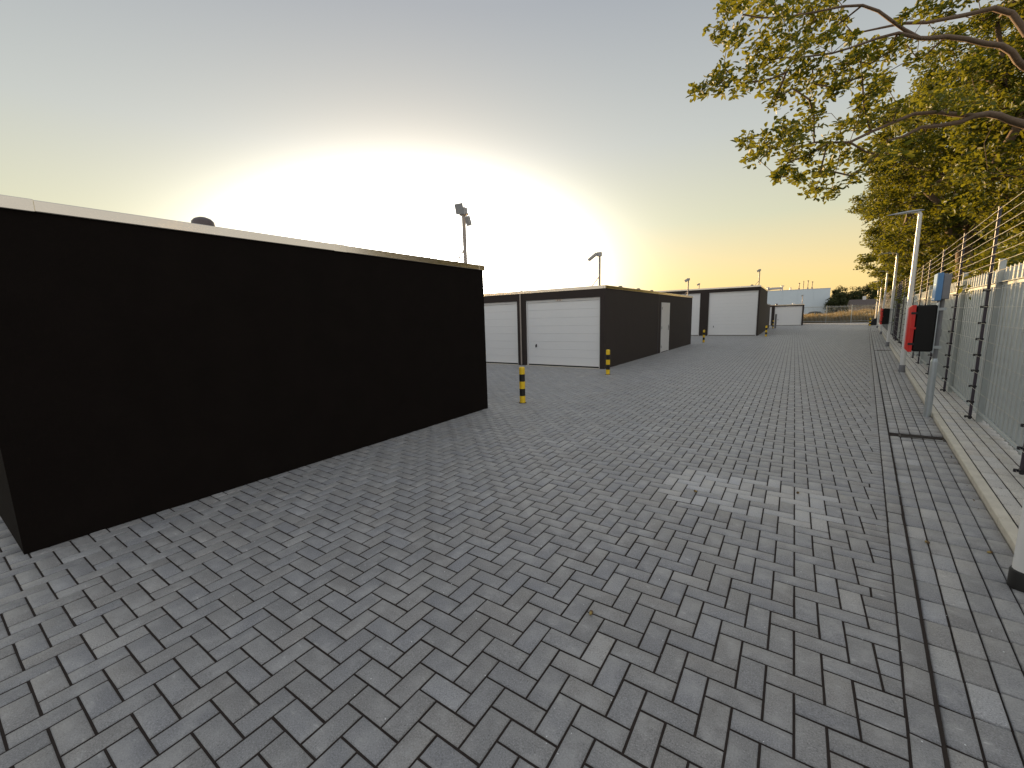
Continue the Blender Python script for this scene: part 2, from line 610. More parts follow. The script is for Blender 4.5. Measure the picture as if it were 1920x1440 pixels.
quads, tones = [], []
r0, r1 = int((-1.2 - OY) / U), int((LAST_Y - OY) / U)
cover = {}
for A in range(r0, r1):
    y = OY + A * U
    lim = EDGE + S * y - .55 * U
    left = -13.0 if y < 34 else -3.2
    B0 = int((left - OX) / U)
    B1 = int((lim - OX) / U) + 3
    for B in range(B0, B1):
        k = (B + A) % 4
        x = OX + B * U
        if k == 0:
            w, h = 2, 1
        elif k == 2:
            w, h = 1, 2
        else:
            continue
        if x + w * U > lim: continue
        for a in range(h):
            cover[A + a] = max(cover.get(A + a, -99), x + w * U)
        if inside_block(x, x + w * U, y, y + h * U): continue
        quads.append([(x, y), (x + w * U, y), (x + w * U, y + h * U), (x, y + h * U)])
        cx, cy = x + w * U / 2, y + h * U / 2
        tn = min(.78, max(0, random.gauss(.42, .10)))
        if random.random() < .035: tn = random.uniform(.75, .86)
        if in_poly(cx, cy, PATCH) and random.random() < .86: tn = random.uniform(.90, .97)
        tones.append(tn)
for A in range(r0, r1):               # cut stones between the bond and the edge course
    y = OY + A * U
    x0 = cover.get(A)
    if x0 is None: continue
    xa, xb = EDGE + S * y, EDGE + S * (y + U)
    w = xa - x0
    cuts = [0, 1] if w < 2.3 * U else [0, random.choice((.4, .5, .6)), 1]
    for c0, c1 in zip(cuts[:-1], cuts[1:]):
        quads.append([(x0 + (xa - x0) * c0, y), (x0 + (xa - x0) * c1, y), (x0 + (xb - x0) * c1, y + U), (x0 + (xb - x0) * c0, y + U)])
        tones.append(min(.8, max(0, random.gauss(.36, .2))))
lay(yard, 'paver', 'paver_field', quads, np.zeros((len(quads), 4)), tones, M['paver'])


def strip_quads(o0, o1, length, y0, y1, shift=0.0):
    """stack-bond course between two offsets, pieces laid end to end along the fence"""
    out = []
    L = length * TV[1]
    y = y0 + shift
    while y < y1:
        sk = S * (o1 - o0)           # keep the end joints square to the course
        out.append([off(o0, y + sk), off(o1, y), off(o1, y + L), off(o0, y + L + sk)])
        y += L
    return out


eq = strip_quads(.25, .345, .2085, -1.2, LAST_Y, .03)
lay(yard, 'edge_paver', 'edge_paver_row', eq, np.zeros((len(eq), 4)), [min(.8, max(0, random.gauss(.38, .17))) for _ in eq], M['paver'], 120)

gutter = bed('gutter', [(.3551 - S * 3, -3), (.866 - S * 3, -3), off(.866, LAST_Y), off(.3551, LAST_Y)], -.0185)
DRAINS = [6.98, 21.4, 38.6]
gq, gz, gt = [], [], []
for c in range(5):
    o0 = .352 + c * .1028
    o1 = o0 + .1028
    for q in strip_quads(o0, o1, .2085, -1.2, LAST_Y, .05 + .0 * c):
        ym = np.mean([p[1] for p in q])
        if any(abs(ym - d) < .085 for d in DRAINS): continue
        za, zb = (-.014, -.010) if c == 0 else ((-.010, -.006) if c == 1 else (-.006 + .001 * (c - 2), -.004 + .001 * (c - 2)))
        gq.append(q); gz.append([za, zb, zb, za])
        wear = max(0, 1 - abs(o0 + .05 - .47) / .16)
        tn = min(.82, max(0, random.gauss(.42, .2)))
        if random.random() < .45 * wear: tn = random.uniform(.82, .93)
        gt.append(tn)
lay(gutter, 'paver', 'paver_row', gq, gz, gt, M['paver'])

KZ = .055
foot = bed('footpath', [off(.938, -3), (1.9 - S * 3, -3), off(1.9, LAST_Y), off(.938, LAST_Y)], KZ - .009)
fq = []
for c in range(3):
    fq += strip_quads(.943 + c * .105, .943 + (c + 1) * .105, .2105, -1.2, LAST_Y, .02)
for c in range(3):                   # the course the fence bars stand over, and two more behind
    fq += strip_quads(1.258 + c * .105, 1.258 + (c + 1) * .105, .2105, -1.2, 22, .02)
lay(foot, 'paver', 'paver_row', fq, np.full((len(fq), 4), KZ - .002), [min(.8, max(0, random.gauss(.4, .2))) for _ in fq], M['tile'])

kerb = tag(new_obj('kerb', None), kind='structure')
kme = None
Lk = 1.0
y = -2.6
while y < LAST_Y:
    if kme is None:
        kb = MB()
        kb.box(0, .0705, .0015, Lk - .0015, -.08, KZ, .008)
        kme = kb.mesh('kerb_stone', M['kerb'])
    p = off(.8685, y)
    o = new_obj('kerb_stone', kme, kerb, (p[0], p[1], random.gauss(0, .0015)), -TH)
    y += Lk * TV[1]

# drains across the gutter
dr0 = None
for i, y in enumerate(DRAINS):
    p = off(.44, y)
    if dr0 is None:
        d = thing('drain', 'dark iron drain slot across the gutter before the near red cabinet post', 'drain', (p[0], p[1], 0), -TH, 'drains across the gutter')
        b = MB()
        b.box(0, .42, -.085, -.065, -.03, -.003); b.box(0, .42, .065, .085, -.03, -.003)
        b.box(0, .025, -.065, .065, -.03, -.003); b.box(.395, .42, -.065, .065, -.03, -.003)
        b.build('drain_frame', M['drain'], d)
        for k in range(4):
            MB().box(.03, .39, -.057 + k * .031, -.040 + k * .031, -.022, -.008 - .003 * (k % 2)).build('drain_bar', M['drain'], d)
        dr0 = d
    else:
        d = copy_tree(dr0)
        d.location = (p[0], p[1], 0)
        d['label'] = ['', 'dark drain slot across the gutter just before the second lamp post', 'faint drain slot across the gutter far down beyond the third lamp post'][i]


# ------------------------------------------------------------------ garages
def make_door(parent, x0, x1, y, h, npan, right_handle=False, plate=False, proto=None):
    """up-and-over door of horizontal panels in a white frame; lies in the plane y, faces -y"""
    dr = new_obj('garage_door', None, parent, (x0, y, 0))
    w = x1 - x0
    f = MB()
    f.box(0, .045, -.03, .05, .012, h); f.box(w - .045, w, -.03, .05, .012, h); f.box(.045, w - .045, -.03, .05, h - .075, h)
    f.build('door_frame', M['frame'], dr)
    ph = (h - .075 - .05) / npan
    pm = MB()
    pm.box(.047, w - .047, 0, .04, .0012, ph - .0012, .0035)
    pm.box(.047, w - .047, .041, .045, -.003, ph - .0035)
    pme = pm.mesh('door_panel', M['door'])
    for k in range(npan):
        new_obj('door_panel', pme, dr, (0, 0, .05 + k * ph))
    MB().box(.046, w - .046, .002, .035, .014, .05).build('rubber_seal', M['rubber'], dr)
    hb = MB()
    hb.box(-.022, .022, -.008, 0, -.05, .05, .004)
    hb.tube([(0, -.008, .02), (0, -.045, .02)], .009, 8)
    hb.box(-.012, .012, -.055, -.04, -.06, .03, .004)
    hx = .36
    hb.build('handle', M['handle'], dr, (hx, 0, .05 + ph * 2.45))
    if plate:
        MB().box(-.13, .13, -.006, 0, -.03, .03).build('number_plate', M['plate'], dr, (w * .47, -.031, h - .036))
        nm = MB()
        def stroke(cells, x):
            for (a, b_, c, d_) in cells:
                nm.box(x + a, x + c, -.0035, 0, b_, d_)
        stroke([(0, -.02, .006, .02), (.006, .014, .02, .02), (.006, -.003, .02, .003), (.006, -.02, .02, -.014), (.02, -.016, .026, -.001), (.02, .001, .026, .016)], -.06)
        stroke([(.008, -.02, .015, .02)], -.005)
        stroke([(0, -.02, .006, .02), (.02, -.02, .026, .02), (.006, .014, .02, .02), (.006, -.02, .02, -.014)], .035)
        tag(nm.build('plate_numerals', M['numeral'], dr, (w * .47, -.0375, h - .036)), kind='stuff')
    return dr


def make_block(name, label, loc, rz, length, depth, height, trim, mat, doors, door_h, side=0.0, npan=8, plate_at=None, trim_len=2.5,
               trim_phase=0.0, pad=.10):
    """row of garages; local origin is the front corner next to the driveway, the row runs towards -x, fronts face -y"""
    t = thing(name, label, 'garage', loc, rz)
    top = height - trim
    wall = MB()
    xs = sorted([d for dd in doors for d in dd], reverse=True)
    # front skin: pillars and lintels round the doors
    cur = 0.0
    FD = .14
    for (a, b) in doors:             # a > b, both negative
        wall.box(a, cur, 0, FD, 0, top)
        wall.box(b, a, 0, FD, door_h, top)
        cur = b
    wall.box(-length, cur, 0, FD, 0, top)
    wall.box(-length, 0, FD, depth, 0, top)
    wall.build('wall', mat, t)
    rf = MB()
    rf.box(-length + .03, -.05, .05, depth - .05, top, height - .03)
    rf.build('roof', M['roof'], t)
    # aluminium roof trim in lengths with cover pieces over the joints
    yy = -.018
    first = trim_phase if trim_phase > 0 else trim_len
    cuts = [yy]
    p = first
    while p < depth - .3:
        cuts.append(p); p += trim_len
    cuts.append(depth + .018)
    for a, b in zip(cuts[:-1], cuts[1:]):
        m = MB()
        m.box(-.045, .022, a + .0015, b - .0015, top + .002, height, .005)
        m.build('roof_trim', M['alu'], t)
    for c in cuts[1:-1]:
        MB().box(-.048, .0255, c - .085, c + .085, top - .001, height + .003, .004).build('trim_cover', M['alu'], t)
    MB().box(-.10, .0255, depth - .13, depth + .021, top - .001, height + .003, .004).build('trim_cover', M['alu'], t)
    x = -.047
    while x > -length:
        x2 = max(-length, x - trim_len)
        MB().box(x2 + .0015, x - .0015, -.018, .045, top + .002, height, .005).build('roof_trim', M['alu'], t)
        MB().box(x2 + .0015, x - .0015, depth - .045, depth + .018, top + .002, height, .005).build('roof_trim', M['alu'], t)
        if x2 > -length:
            MB().box(x2 - .08, x2 + .08, -.0215, .048, top - .001, height + .003, .004).build('trim_cover', M['alu'], t)
        x = x2
    for i, (a, b) in enumerate(doors):
        make_door(t, b, a, .075, door_h, npan, plate=(plate_at == i))
        MB().box(b, a, -.05, .074, -.03, .009).build('threshold', M['kerb'], t)
    return t


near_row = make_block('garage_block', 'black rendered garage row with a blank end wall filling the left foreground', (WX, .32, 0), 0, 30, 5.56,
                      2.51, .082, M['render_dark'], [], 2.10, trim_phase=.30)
mid_row = make_block('garage_block', 'charcoal garage row with white doors and a white side door in the middle distance', (-4.705, 12.0, 0), math.radians(-.9), 30, 11.85,
                     2.50, .095, M['render'], [(-.155, -2.815), (-3.155, -5.815), (-6.155, -8.815)], 2.17, plate_at=0)
tall_row = make_block('garage_block', 'taller dark garage with two tall white doors beyond the middle row', (-2.0, 32.86, 0), 0, 26, 9.0,
                      3.36, .10, M['render'], [(-.10, -3.12), (-3.70, -6.72), (-7.3, -10.3)], 3.03, npan=12)
low_row = tag(thing('garage_block', 'low dark garage annex behind the tall garage with a blank end wall', 'garage', (-2.04, 41.9, 0)))
MB().box(-20, 0, .004, 7.0, 0, 2.22).build('wall', M['render'], low_row)
MB().box(-20, .02, .003, 7.02, 2.222, 2.30).build('roof_trim', M['alu'], low_row)
far_row = make_block('garage_block', 'small far garage with one white door beside the dry grass field', (.83, 56.4, 0), 0, 22, 5.8,
                     2.33, .10, M['render'], [(-.16, -2.72), (-3.02, -5.6)], 2.13)

# downpipe between the first two doors and the expansion joint by the side door of the middle row
MB().tube([(-3.0, -.03, .02), (-3.0, -.03, 2.40)], .024, 10).build('downpipe', M['mast'], mid_row)
MB().box(.0005, .008, 5.62, 5.66, .01, 2.40).build('wall_joint', M['epost'], mid_row)
sd = new_obj('side_door', None, mid_row, (0, 6.08, 0))
MB().box(-.02, .022, 0, 1.16, .03, 2.05, .004).build('door_leaf', M['frame'], sd)
b = MB(); b.box(-.03, .026, -.045, 0, .01, 2.09); b.box(-.03, .026, 1.16, 1.205, .01, 2.09); b.box(-.03, .026, 0, 1.16, 2.05, 2.09)
b.build('door_frame', M['frame'], sd)
b = MB(); b.box(.022, .030, 1.05, 1.10, .92, 1.14, .003); b.tube([(.03, 1.075, 1.05), (.075, 1.075, 1.05)], .010, 8); b.tube([(.075, 1.08, 1.05), (.075, .95, 1.05)], .010, 8)
b.build('handle', M['handle'], sd)
for z in (.25, 1.05, 1.85):
    MB().box(.022, .034, -.012, .012, z - .05, z + .05).build('hinge', M['handle'], sd)


def roof_vent(parent, x, y, z, r, mat=None):
    b = MB().lathe([(r * 1.02, 0), (r * 1.02, .035), (r, .06), (r * .92, .6 * r + .05), (r * .68, .86 * r + .05), (r * .34, 1.0 * r + .05), (.004, 1.03 * r + .05)], 18)
    b.build('roof_vent', mat or M['dome'], parent, (x, y, z))


roof_vent(near_row, -.78, 1.72, 2.585, .11)
MB().box(-.92, -.64, 1.58, 1.86, 2.481, 2.584, .01).build('vent_curb', M['roof'], near_row)
for (yy, r) in ((2.2, .085), (4.1, .085), (5.8, .085)):
    roof_vent(mid_row, -.35, yy, 2.47, r)
roof_vent(tall_row, -.55, .6, 3.31, .10)
roof_vent(far_row, -1.0, .4, 2.31, .14, M['frame']); roof_vent(far_row, -2.6, .5, 2.31, .12)


def mast(label, loc, rz, h, kind):
    t = thing('camera_mast', label, 'camera mast', loc, rz, 'camera masts on the garage roofs')
    b = MB(); b.tube([(0, 0, 0), (0, 0, h)], .034, 12); b.build('pole', M['mast'], t)
    MB().tube([(-.26, -.02, .0), (-.02, 0, .30)], .013, 8).build('brace', M['mast'], t)
    MB().box(-.07, .07, -.07, .07, -.012, .012).build('foot_plate', M['mast'], t)
    if kind == 'flood':
        MB().box(-.06, .06, -.05, .045, h - .05, h + .08, .01).build('junction_box', M['camera_box'], t)
        MB().obox((-.03, -.075, h + .05), (1, 0, 0), (0, .97, .24), (0, -.24, .97), .075, .014, .085).build('flood_light', M['lamphead'], t)
        b = MB(); b.tube([(.05, -.02, h - .02), (.12, -.05, h - .05)], .018, 8); b.build('camera_bracket', M['mast'], t)
        MB().obox((.13, -.06, h - .16), (1, 0, 0), (0, .9, .43), (0, -.43, .9), .034, .036, .075).build('camera', M['camera_box'], t)
    elif kind == 'arm':
        MB().box(-.075, .06, -.05, .05, h - .05, h + .07, .01).build('junction_box', M['camera_box'], t)
        MB().obox((-.20, -.03, h - .045), (.84, 0, .54), (0, 1, 0), (-.54, 0, .84), .15, .045, .035).build('camera', M['camera_box'], t)
        MB().obox((-.335, -.03, h - .125), (.84, 0, .54), (0, 1, 0), (-.54, 0, .84), .012, .038, .03).build('lens_hood', M['camera_box'], t)
    else:
        MB().box(-.07, .07, -.06, .06, h - .03, h + .08, .01).build('junction_box', M['camera_box'], t)
        MB().obox((-.07, -.08, h - .03), (.9, 0, .43), (0, 1, 0), (-.43, 0, .9), .08, .05, .06).build('camera', M['camera_box'], t)
    return t


mast('pale camera mast with two heads on the roof of the near black garage', (-4.75, 5.70, 2.48), .1, .90, 'flood')
mast('camera mast with a left pointing camera above the first white doors', (-4.97, 12.22, 2.47), 0, .95, 'arm')
mast('small camera mast on the far roof corner of the middle row', (-4.68, 23.45, 2.47), 0, .86, 'box')
mast('camera mast on the roof corner of the tall garage', (-2.12, 33.0, 3.33), 0, 1.0, 'box')
mast('thin short mast on the tall garage roof further left', (-6.9, 39.0, 3.33), 0, .72, 'box')
mast('stubby pale mast on the right roof corner of the far small garage', (.62, 56.6, 2.30), 0, .95, 'box')


# ------------------------------------------------------------------ bollards
def bollard(label, x, y, h):
    t = thing('bollard', label, 'bollard', (x, y, 0), 0, 'yellow and black striped bollards')
    r = .055
    bands = 5
    for k in range(bands):
        z0 = h * k / bands
        z1 = h * (k + 1) / bands
        if k == bands - 1:
            prof = [(r, z0), (r, z1 - .03), (r * .96, z1 - .014), (r * .8, z1 - .003), (r * .4, z1 + .002), (.003, z1 + .003)]
        else:
            prof = [(r if k % 2 == 0 else r * .992, z0), (r if k % 2 == 0 else r * .992, z1)]
        MB().lathe(prof, 24).build('yellow_band' if k % 2 == 0 else 'black_band', M['yellow'] if k % 2 == 0 else M['black'], t)
    MB().lathe([(r * 1.35, 0), (r * 1.3, .006), (r * 1.02, .008)], 24).build('foot_ring', M['joint'], t)
    return t


bollard('striped bollard nearest the camera before the downpipe between the doors', -4.21, 6.57, .69)
bollard('striped bollard at the front corner of the middle garage row', -4.18, 10.92, .685)
bollard('striped bollard before the pillar between the two tall doors', -4.11, 25.23, .69)
bollard('striped bollard at the right front corner of the tall garage', -1.46, 31.79, .70)
bollard('striped bollard beside a plain grey post at the far small garage', -1.64, 47.3, .78)
bollard('striped bollard by the gutter edge near the farthest lamps', 6.02, 52.16, .74)
gp = thing('grey_post', 'plain grey steel post standing behind the far striped bollard', 'post', (-1.46, 47.6, 0))
MB().tube([(0, 0, 0), (0, 0, 1.32)], .075, 12).build('post_tube', M['foot'], gp)
MB().lathe([(.08, 1.32), (.08, 1.345), (.003, 1.35)], 12).build('post_cap', M['foot'], gp)


# ------------------------------------------------------------------ lamps
def lamp():
    t = thing('street_lamp', '', 'street lamp', (0, 0, 0), 0, 'slim street lamps along the gutter')
    b = MB(); b.lathe([(.062, 0), (.062, .17), (.058, .18), (.05, .182)], 20); b.build('foot_sleeve', M['foot'], t)
    b = MB()
    b.tube([(0, 0, .1), (0, 0, 2.0), (0, 0, 3.70), (0, 0, 3.80), (-.02, 0, 3.855), (-.07, 0, 3.875), (-.16, 0, 3.872)],
           [.054, .048, .040, .039, .037, .033, .026], 16)
    b.build('pole', M['lamp'], t)
    # flat blade head pointing over the yard (-x)
    hd = MB()
    prof = [(.06, .035, .0, .018), (-.02, .075, -.002, .030), (-.20, .085, -.008, .032), (-.42, .075, -.014, .024), (-.56, .045, -.016, .012), (-.60, .02, -.016, .006)]
    V, F = [], []
    for (x, w, z, hh) in prof:
        V += [(x, -w, 3.885 + z), (x, w, 3.885 + z), (x, w * .8, 3.885 + z + hh), (x, -w * .8, 3.885 + z + hh)]
    for i in range(len(prof) - 1):
        for k in range(4):
            j = (k + 1) % 4
            F.append((i * 4 + k, i * 4 + 4 + k, i * 4 + 4 + j, i * 4 + j))
    n_ = (len(prof) - 1) * 4
    F += [(0, 1, 2, 3), (n_ + 3, n_ + 2, n_ + 1, n_)]
    hd.add(V, F); hd.build('lamp_head', M['lamphead'], t)
    MB().box(-.44, -.12, -.055, .055, 3.862, 3.874).build('lamp_glass', M['lampglass'], t)
    return t


LAMP_Y = [3.40, 14.16, 23.78, 34.84, 46.88, 60.19]
lamp_labels = ['lamp post with a black foot at the right edge nearest the camera',
               'tall pale lamp post standing before the near red extinguisher cabinet',
               'second lamp post along the fence carrying a red cabinet at its side',
               'third lamp post along the fence beyond the dark fence gate',
               'fourth lamp post along the gutter, slim and sunlit at the top',
               'farthest lamp post near the end fence with a small red cabinet']
l0 = lamp()
for i, y in enumerate(LAMP_Y):
    l = l0 if i == 0 else copy_tree(l0)
    p = off(.805 if i else .815, y)
    l.location = (p[0], p[1], -.005)
    l.rotation_euler = (0, 0, -TH)
    l['label'] = lamp_labels[i]
for ch in l0.children:
    if ch.name.startswith('foot_sleeve'):
        b = MB(); b.lathe([(.062, 0), (.062, .10), (.058, .11), (.05, .112)], 24)
        ch.data = b.mesh('foot_sleeve', M['foot_black'])


# ------------------------------------------------------------------ extinguisher cabinets and signs
def cabinet(label, x, y, z, sc=1.0):
    """cabinet hung on the driveway side of a post; local -x points at the yard"""
    t = thing('extinguisher_cabinet', label, 'extinguisher cabinet', (x, y, z), -TH, 'red lidded extinguisher cabinets')
    H = .66
    b = MB(); b.box(-.265, -.045, -.14, .14, 0, H, .02); b.build('cabinet_body', M['cabblack'], t)
    # lid with chamfered front
    V, F = [], []
    for (x_, iy, iz) in ((-.263, .147, -.006), (-.300, .147, -.006), (-.335, .108, .032)):
        z0, z1 = iz, H - iz
        V += [(x_, -iy, z0), (x_, iy, z0), (x_, iy, z1), (x_, -iy, z1)]
    for i in range(2):
        for k in range(4):
            j = (k + 1) % 4
            F.append((i * 4 + k, i * 4 + j, i * 4 + 4 + j, i * 4 + 4 + k))
    F += [(3, 2, 1, 0), (8, 9, 10, 11)]
    MB().add(V, F).build('lid', M['red'], t)
    for zz in (.11, .335, .55):
        MB().box(-.312, -.245, -.157, -.141, zz - .016, zz + .016, .004).build('latch', M['rubber'] if zz != .335 else M['red'], t)
    MB().box(-.044, -.034, -.13, .13, -.02, H + .03).build('mounting_plate', M['galv'], t)
    b = MB()
    for zz in (.06, .60):
        b.box(-.034, .05, -.05, .05, zz - .02, zz + .02)
    b.build('clamp', M['galv'], t)
    return t


py = 8.37
pp = off(.812, py)
post = thing('sign_post', 'galvanised post with a blue sign box on top beside the kerb', 'sign post', (pp[0], pp[1], 0), -TH)
MB().lathe([(.042, 0), (.042, .80), (.040, .825), (.030, .86), (.028, .862)], 18).build('sleeve', M['galv'], post)
MB().tube([(0, 0, .84), (0, 0, 2.06)], .026, 12).build('pole', M['foot'], post)
sg = MB().box(-.095, -.03, -.19, .19, 1.68, 2.06, .008).build('sign_box', M['blue'], post)
MB().box(-.030, .05, -.17, .17, 1.70, 2.04, .006).build('sign_back', M['foot'], post)
MB().box(-.0975, -.0955, -.17, .17, 1.695, 1.72).build('sign_stripe', M['white'], post)
MB().box(-.0975, -.0955, -.12, .02, 1.90, 1.915).build('sign_stripe', M['white'], post)
cabinet('large red and black extinguisher cabinet on the near galvanised post', pp[0], pp[1], .965)
p = off(.805, 23.78)
cabinet('red and black extinguisher cabinet on the second lamp post', p[0], p[1], .93)
p = off(.805, 60.19)
cabinet('tiny far red cabinet on the farthest lamp post', p[0] - .25, p[1] - 7.3, 1.0)
pf = thing('cabinet_post', 'short grey post under the farthest red cabinet', 'post', (p[0] - .25, p[1] - 7.3, 0), -TH)
MB().tube([(0, 0, 0), (0, 0, 1.72)], .034, 10).build('post_tube', M['galv'], pf)

wd = thing('black_cover', 'low black slanted cover at the foot of the far cabinet post', 'cover', (6.55, 54.6, 0), -TH)
MB().add([(-.42, -.2, 0), (.30, -.2, 0), (.30, .3, 0), (-.42, .3, 0), (.02, -.2, .62), (.28, -.2, .70), (.28, .3, .70), (.02, .3, .62)],
         [(0, 3, 2, 1), (4, 5, 6, 7), (0, 1, 5, 4), (1, 2, 6, 5), (2, 3, 7, 6), (3, 0, 4, 7)]).build('cover_sheet', M['tarp'], wd)

# ------------------------------------------------------------------ steel bar fence along the right side
FO = 1.285
FTOP = 2.09
fence = thing('steel_fence', 'long grey steel bar fence with flat rails along the pale footpath on the right', 'fence', (0, 0, 0))
def pale(b, ox=0., oy=0., c=1., sn=0.):
    """folded steel pale, flat face to the yard (-x), sides turned back, rounded top"""
    sec = [(.014, -.031), (-.012, -.031), (-.016, -.027), (-.016, -.012), (-.016, .012), (-.016, .027), (-.012, .031), (.014, .031)]
    tops = [2.05, 2.05, 2.056, 2.078, 2.078, 2.056, 2.05, 2.05]
    lo = [(ox + x * c + y * sn, oy - x * sn + y * c, KZ + .03) for x, y in sec]
    hi = [(ox + x * c + y * sn, oy - x * sn + y * c, t) for (x, y), t in zip(sec, tops)]
    n = len(sec)
    b.add(lo + hi, [(i, i + n, (i + 1) % n + n, (i + 1) % n) for i in range(n)] + [tuple(range(n, 2 * n))[::-1], tuple(range(n))])
bm = MB()
pale(bm)
bar_me = bm.mesh('pale', M['bar'])
SP = 2.62 / 14
POSTS = [8.03 + 2.62 * k for k in range(-4, 23)]
ys = np.arange(8.03 - 4 * 2.62 + SP / 2, LAST_Y, SP)
order = []
for y in ys:
    if min(abs(y - q) for q in POSTS) < .05: continue
    q = off(FO, y)
    sx, sy, sz = screen((q[0], q[1], 1.2))
    order.append((y, sz if (sz > 0 and sx < 2050) else 1e6 + abs(y)))
order.sort(key=lambda a: a[1])
for y, _ in order[:300]:
    q = off(FO + .042, y)
    new_obj('pale', bar_me, fence, (q[0], q[1], random.gauss(0, .001)), -TH)
bm = MB()
for y, _ in order[300:]:
    q = off(FO + .042, y)
    pale(bm, q[0], q[1], TV[1], TV[0])
tag(bm.build('pale_row', M['bar'], fence), kind='stuff')
pm = MB(); pm.box(-.03, .03, -.03, .03, -.02, FTOP + .02, .006); pme = pm.mesh('post', M['bar'])
pc = MB(); pc.box(-.034, .034, -.034, .034, FTOP + .021, FTOP + .032); pcm = pc.mesh('post_cap', M['galv'])
L_ = 2.62 / TV[1]
rl = MB(); rl.box(.014, .019, .032, L_ - .032, -.022, .022); rl.box(-.028, .0135, .032, L_ - .032, .017, .022); rme = rl.mesh('rail', M['bar'])
for y in POSTS:
    q = off(FO, y)
    o = new_obj('post', pme, fence, (q[0], q[1], KZ), -TH)
    new_obj('post_cap', pcm, o)
    if y + 2.62 < LAST_Y + .5:
        new_obj('rail', rme, fence, (q[0], q[1], .155), -TH)
        new_obj('rail', rme, fence, (q[0], q[1], 1.865), -TH)

# ------------------------------------------------------------------ electric fence in front of it
EO = 1.19
ef = thing('electric_fence', 'electric security fence of dark posts and many thin wires rising above the bar fence', 'fence', (0, 0, 0))
LOWZ = [.115 + .2095 * k for k in range(9)]
HIGHZ = [2.0 + .108 * k for k in range(8)]
WZ = LOWZ + HIGHZ
epm = MB(); epm.tube([(0, 0, .085), (0, 0, 2.82)], .0165, 8); epme = epm.mesh('post', M['epost'])
ib = MB(); ib.tube([(-.03, -.0, 0), (.0, 0, 0)], .011, 6); ib.tube([(-.036, 0, -.014), (-.036, 0, .014)], .016, 6); ib.tube([(0, -.028, 0), (0, .028, 0)], .0215, 8)
ime = ib.mesh('insulator', M['insul'])
isb = MB(); isb.tube([(-.03, 0, 0), (0, 0, 0)], .008, 5); isb.tube([(0, -.014, 0), (0, .014, 0)], .0185, 6)
ime2 = isb.mesh('insulator', M['insul'])
EPOSTS = [8.0 - 2.5, 8.0, 10.45, 12.95, 15.45, 17.2, 19.65, 22.1, 24.4, 26.7, 30.2] + [32.8 + 2.5 * k for k in range(14)]
EPOSTS = [.5, 3.0] + EPOSTS
rest = MB()
for i, y in enumerate(EPOSTS):
    q = off(EO, y)
    o = new_obj('post', epme, ef, (q[0], q[1], 0), -TH)
    for z in WZ:
        if 2 <= i <= 10:
            new_obj('insulator', ime if z < 1.95 else ime2, o, (0, 0, z))
        else:
            rest.tube([(q[0] - .04, q[1], z), (q[0], q[1], z)], .016, 5)
        if z == LOWZ[0] and 2 <= i <= 10:
            pass
tag(rest.build('insulator_row', M['insul'], ef), kind='stuff')
for z in WZ:
    w = MB()
    pts = []
    for y0, y1 in zip(EPOSTS[:-1], EPOSTS[1:]):
        a, b_ = off(EO - .036, y0), off(EO - .036, y1)
        for s_ in (0, .5):
            c = a + (b_ - a) * s_
            pts.append((c[0], c[1], z - (.006 if s_ else 0)))
    w.tube(pts, .0024 if z < 1.95 else .0034, 5)
    w.build('wire', M['wire'], ef)
# two thick posts with cross ties where the gate hangs
gt = thing('gate_frame', 'dark double post gate frame with short cross ties in the electric fence', 'gate', (off(EO - .02, 26.9)[0], 26.9, 0), -TH)
for yy in (0, 1.35):
    MB().box(-.03, .03, yy - .03, yy + .03, .06, 2.9).build('gate_post', M['epost'], gt)
for z in (.20, 1.15, 2.1):
    MB().box(-.022, .022, .031, 1.319, z - .02, z + .02).build('cross_tie', M['epost'], gt)

# small plates hung on the wires
sgn = thing('warning_sign', 'small yellow warning plate hanging on the electric fence wires', 'sign', (off(EO - .05, 11.95)[0], 11.95, 1.03), -TH)
MB().box(-.004, .004, -.1, .1, 0, .17).build('sign_plate', M['sign_yellow'], sgn)
MB().add([(-.0045, -.05, .05), (-.0045, .05, .05), (-.0045, 0, .14)], [(0, 2, 1)]).build('warning_triangle', M['black'], sgn)
sgn2 = thing('warning_sign', 'small grey plate on the wires just right of the yellow one', 'sign', (off(EO - .05, 11.40)[0], 11.40, 1.03), -TH)
MB().box(-.004, .004, -.08, .08, 0, .14).build('sign_plate', M['foot'], sgn2)

# ------------------------------------------------------------------ far end fence
EY = 66.6
end = thing('steel_fence', 'far bar fence closing the end of the yard before the dry grass', 'fence', (0, 0, 0))
em = MB(); em.box(-.012, .012, -.010, .010, .05, 2.13); eme = em.mesh('bar', M['bar'])
for x in np.arange(.9, 8.5, .135):
    new_obj('bar', eme, end, (x, EY, 0))
for x in np.arange(.85, 8.6, 2.5):
    MB().box(-.035, .035, -.035, .035, 0, 2.18).build('post', M['bar'], end, (x, EY + .05, 0))
for z in (.18, 1.98):
    MB().box(.88, 8.45, -.034, -.0125, z - .025, z + .025).build('rail', M['bar'], end, (0, EY, 0))


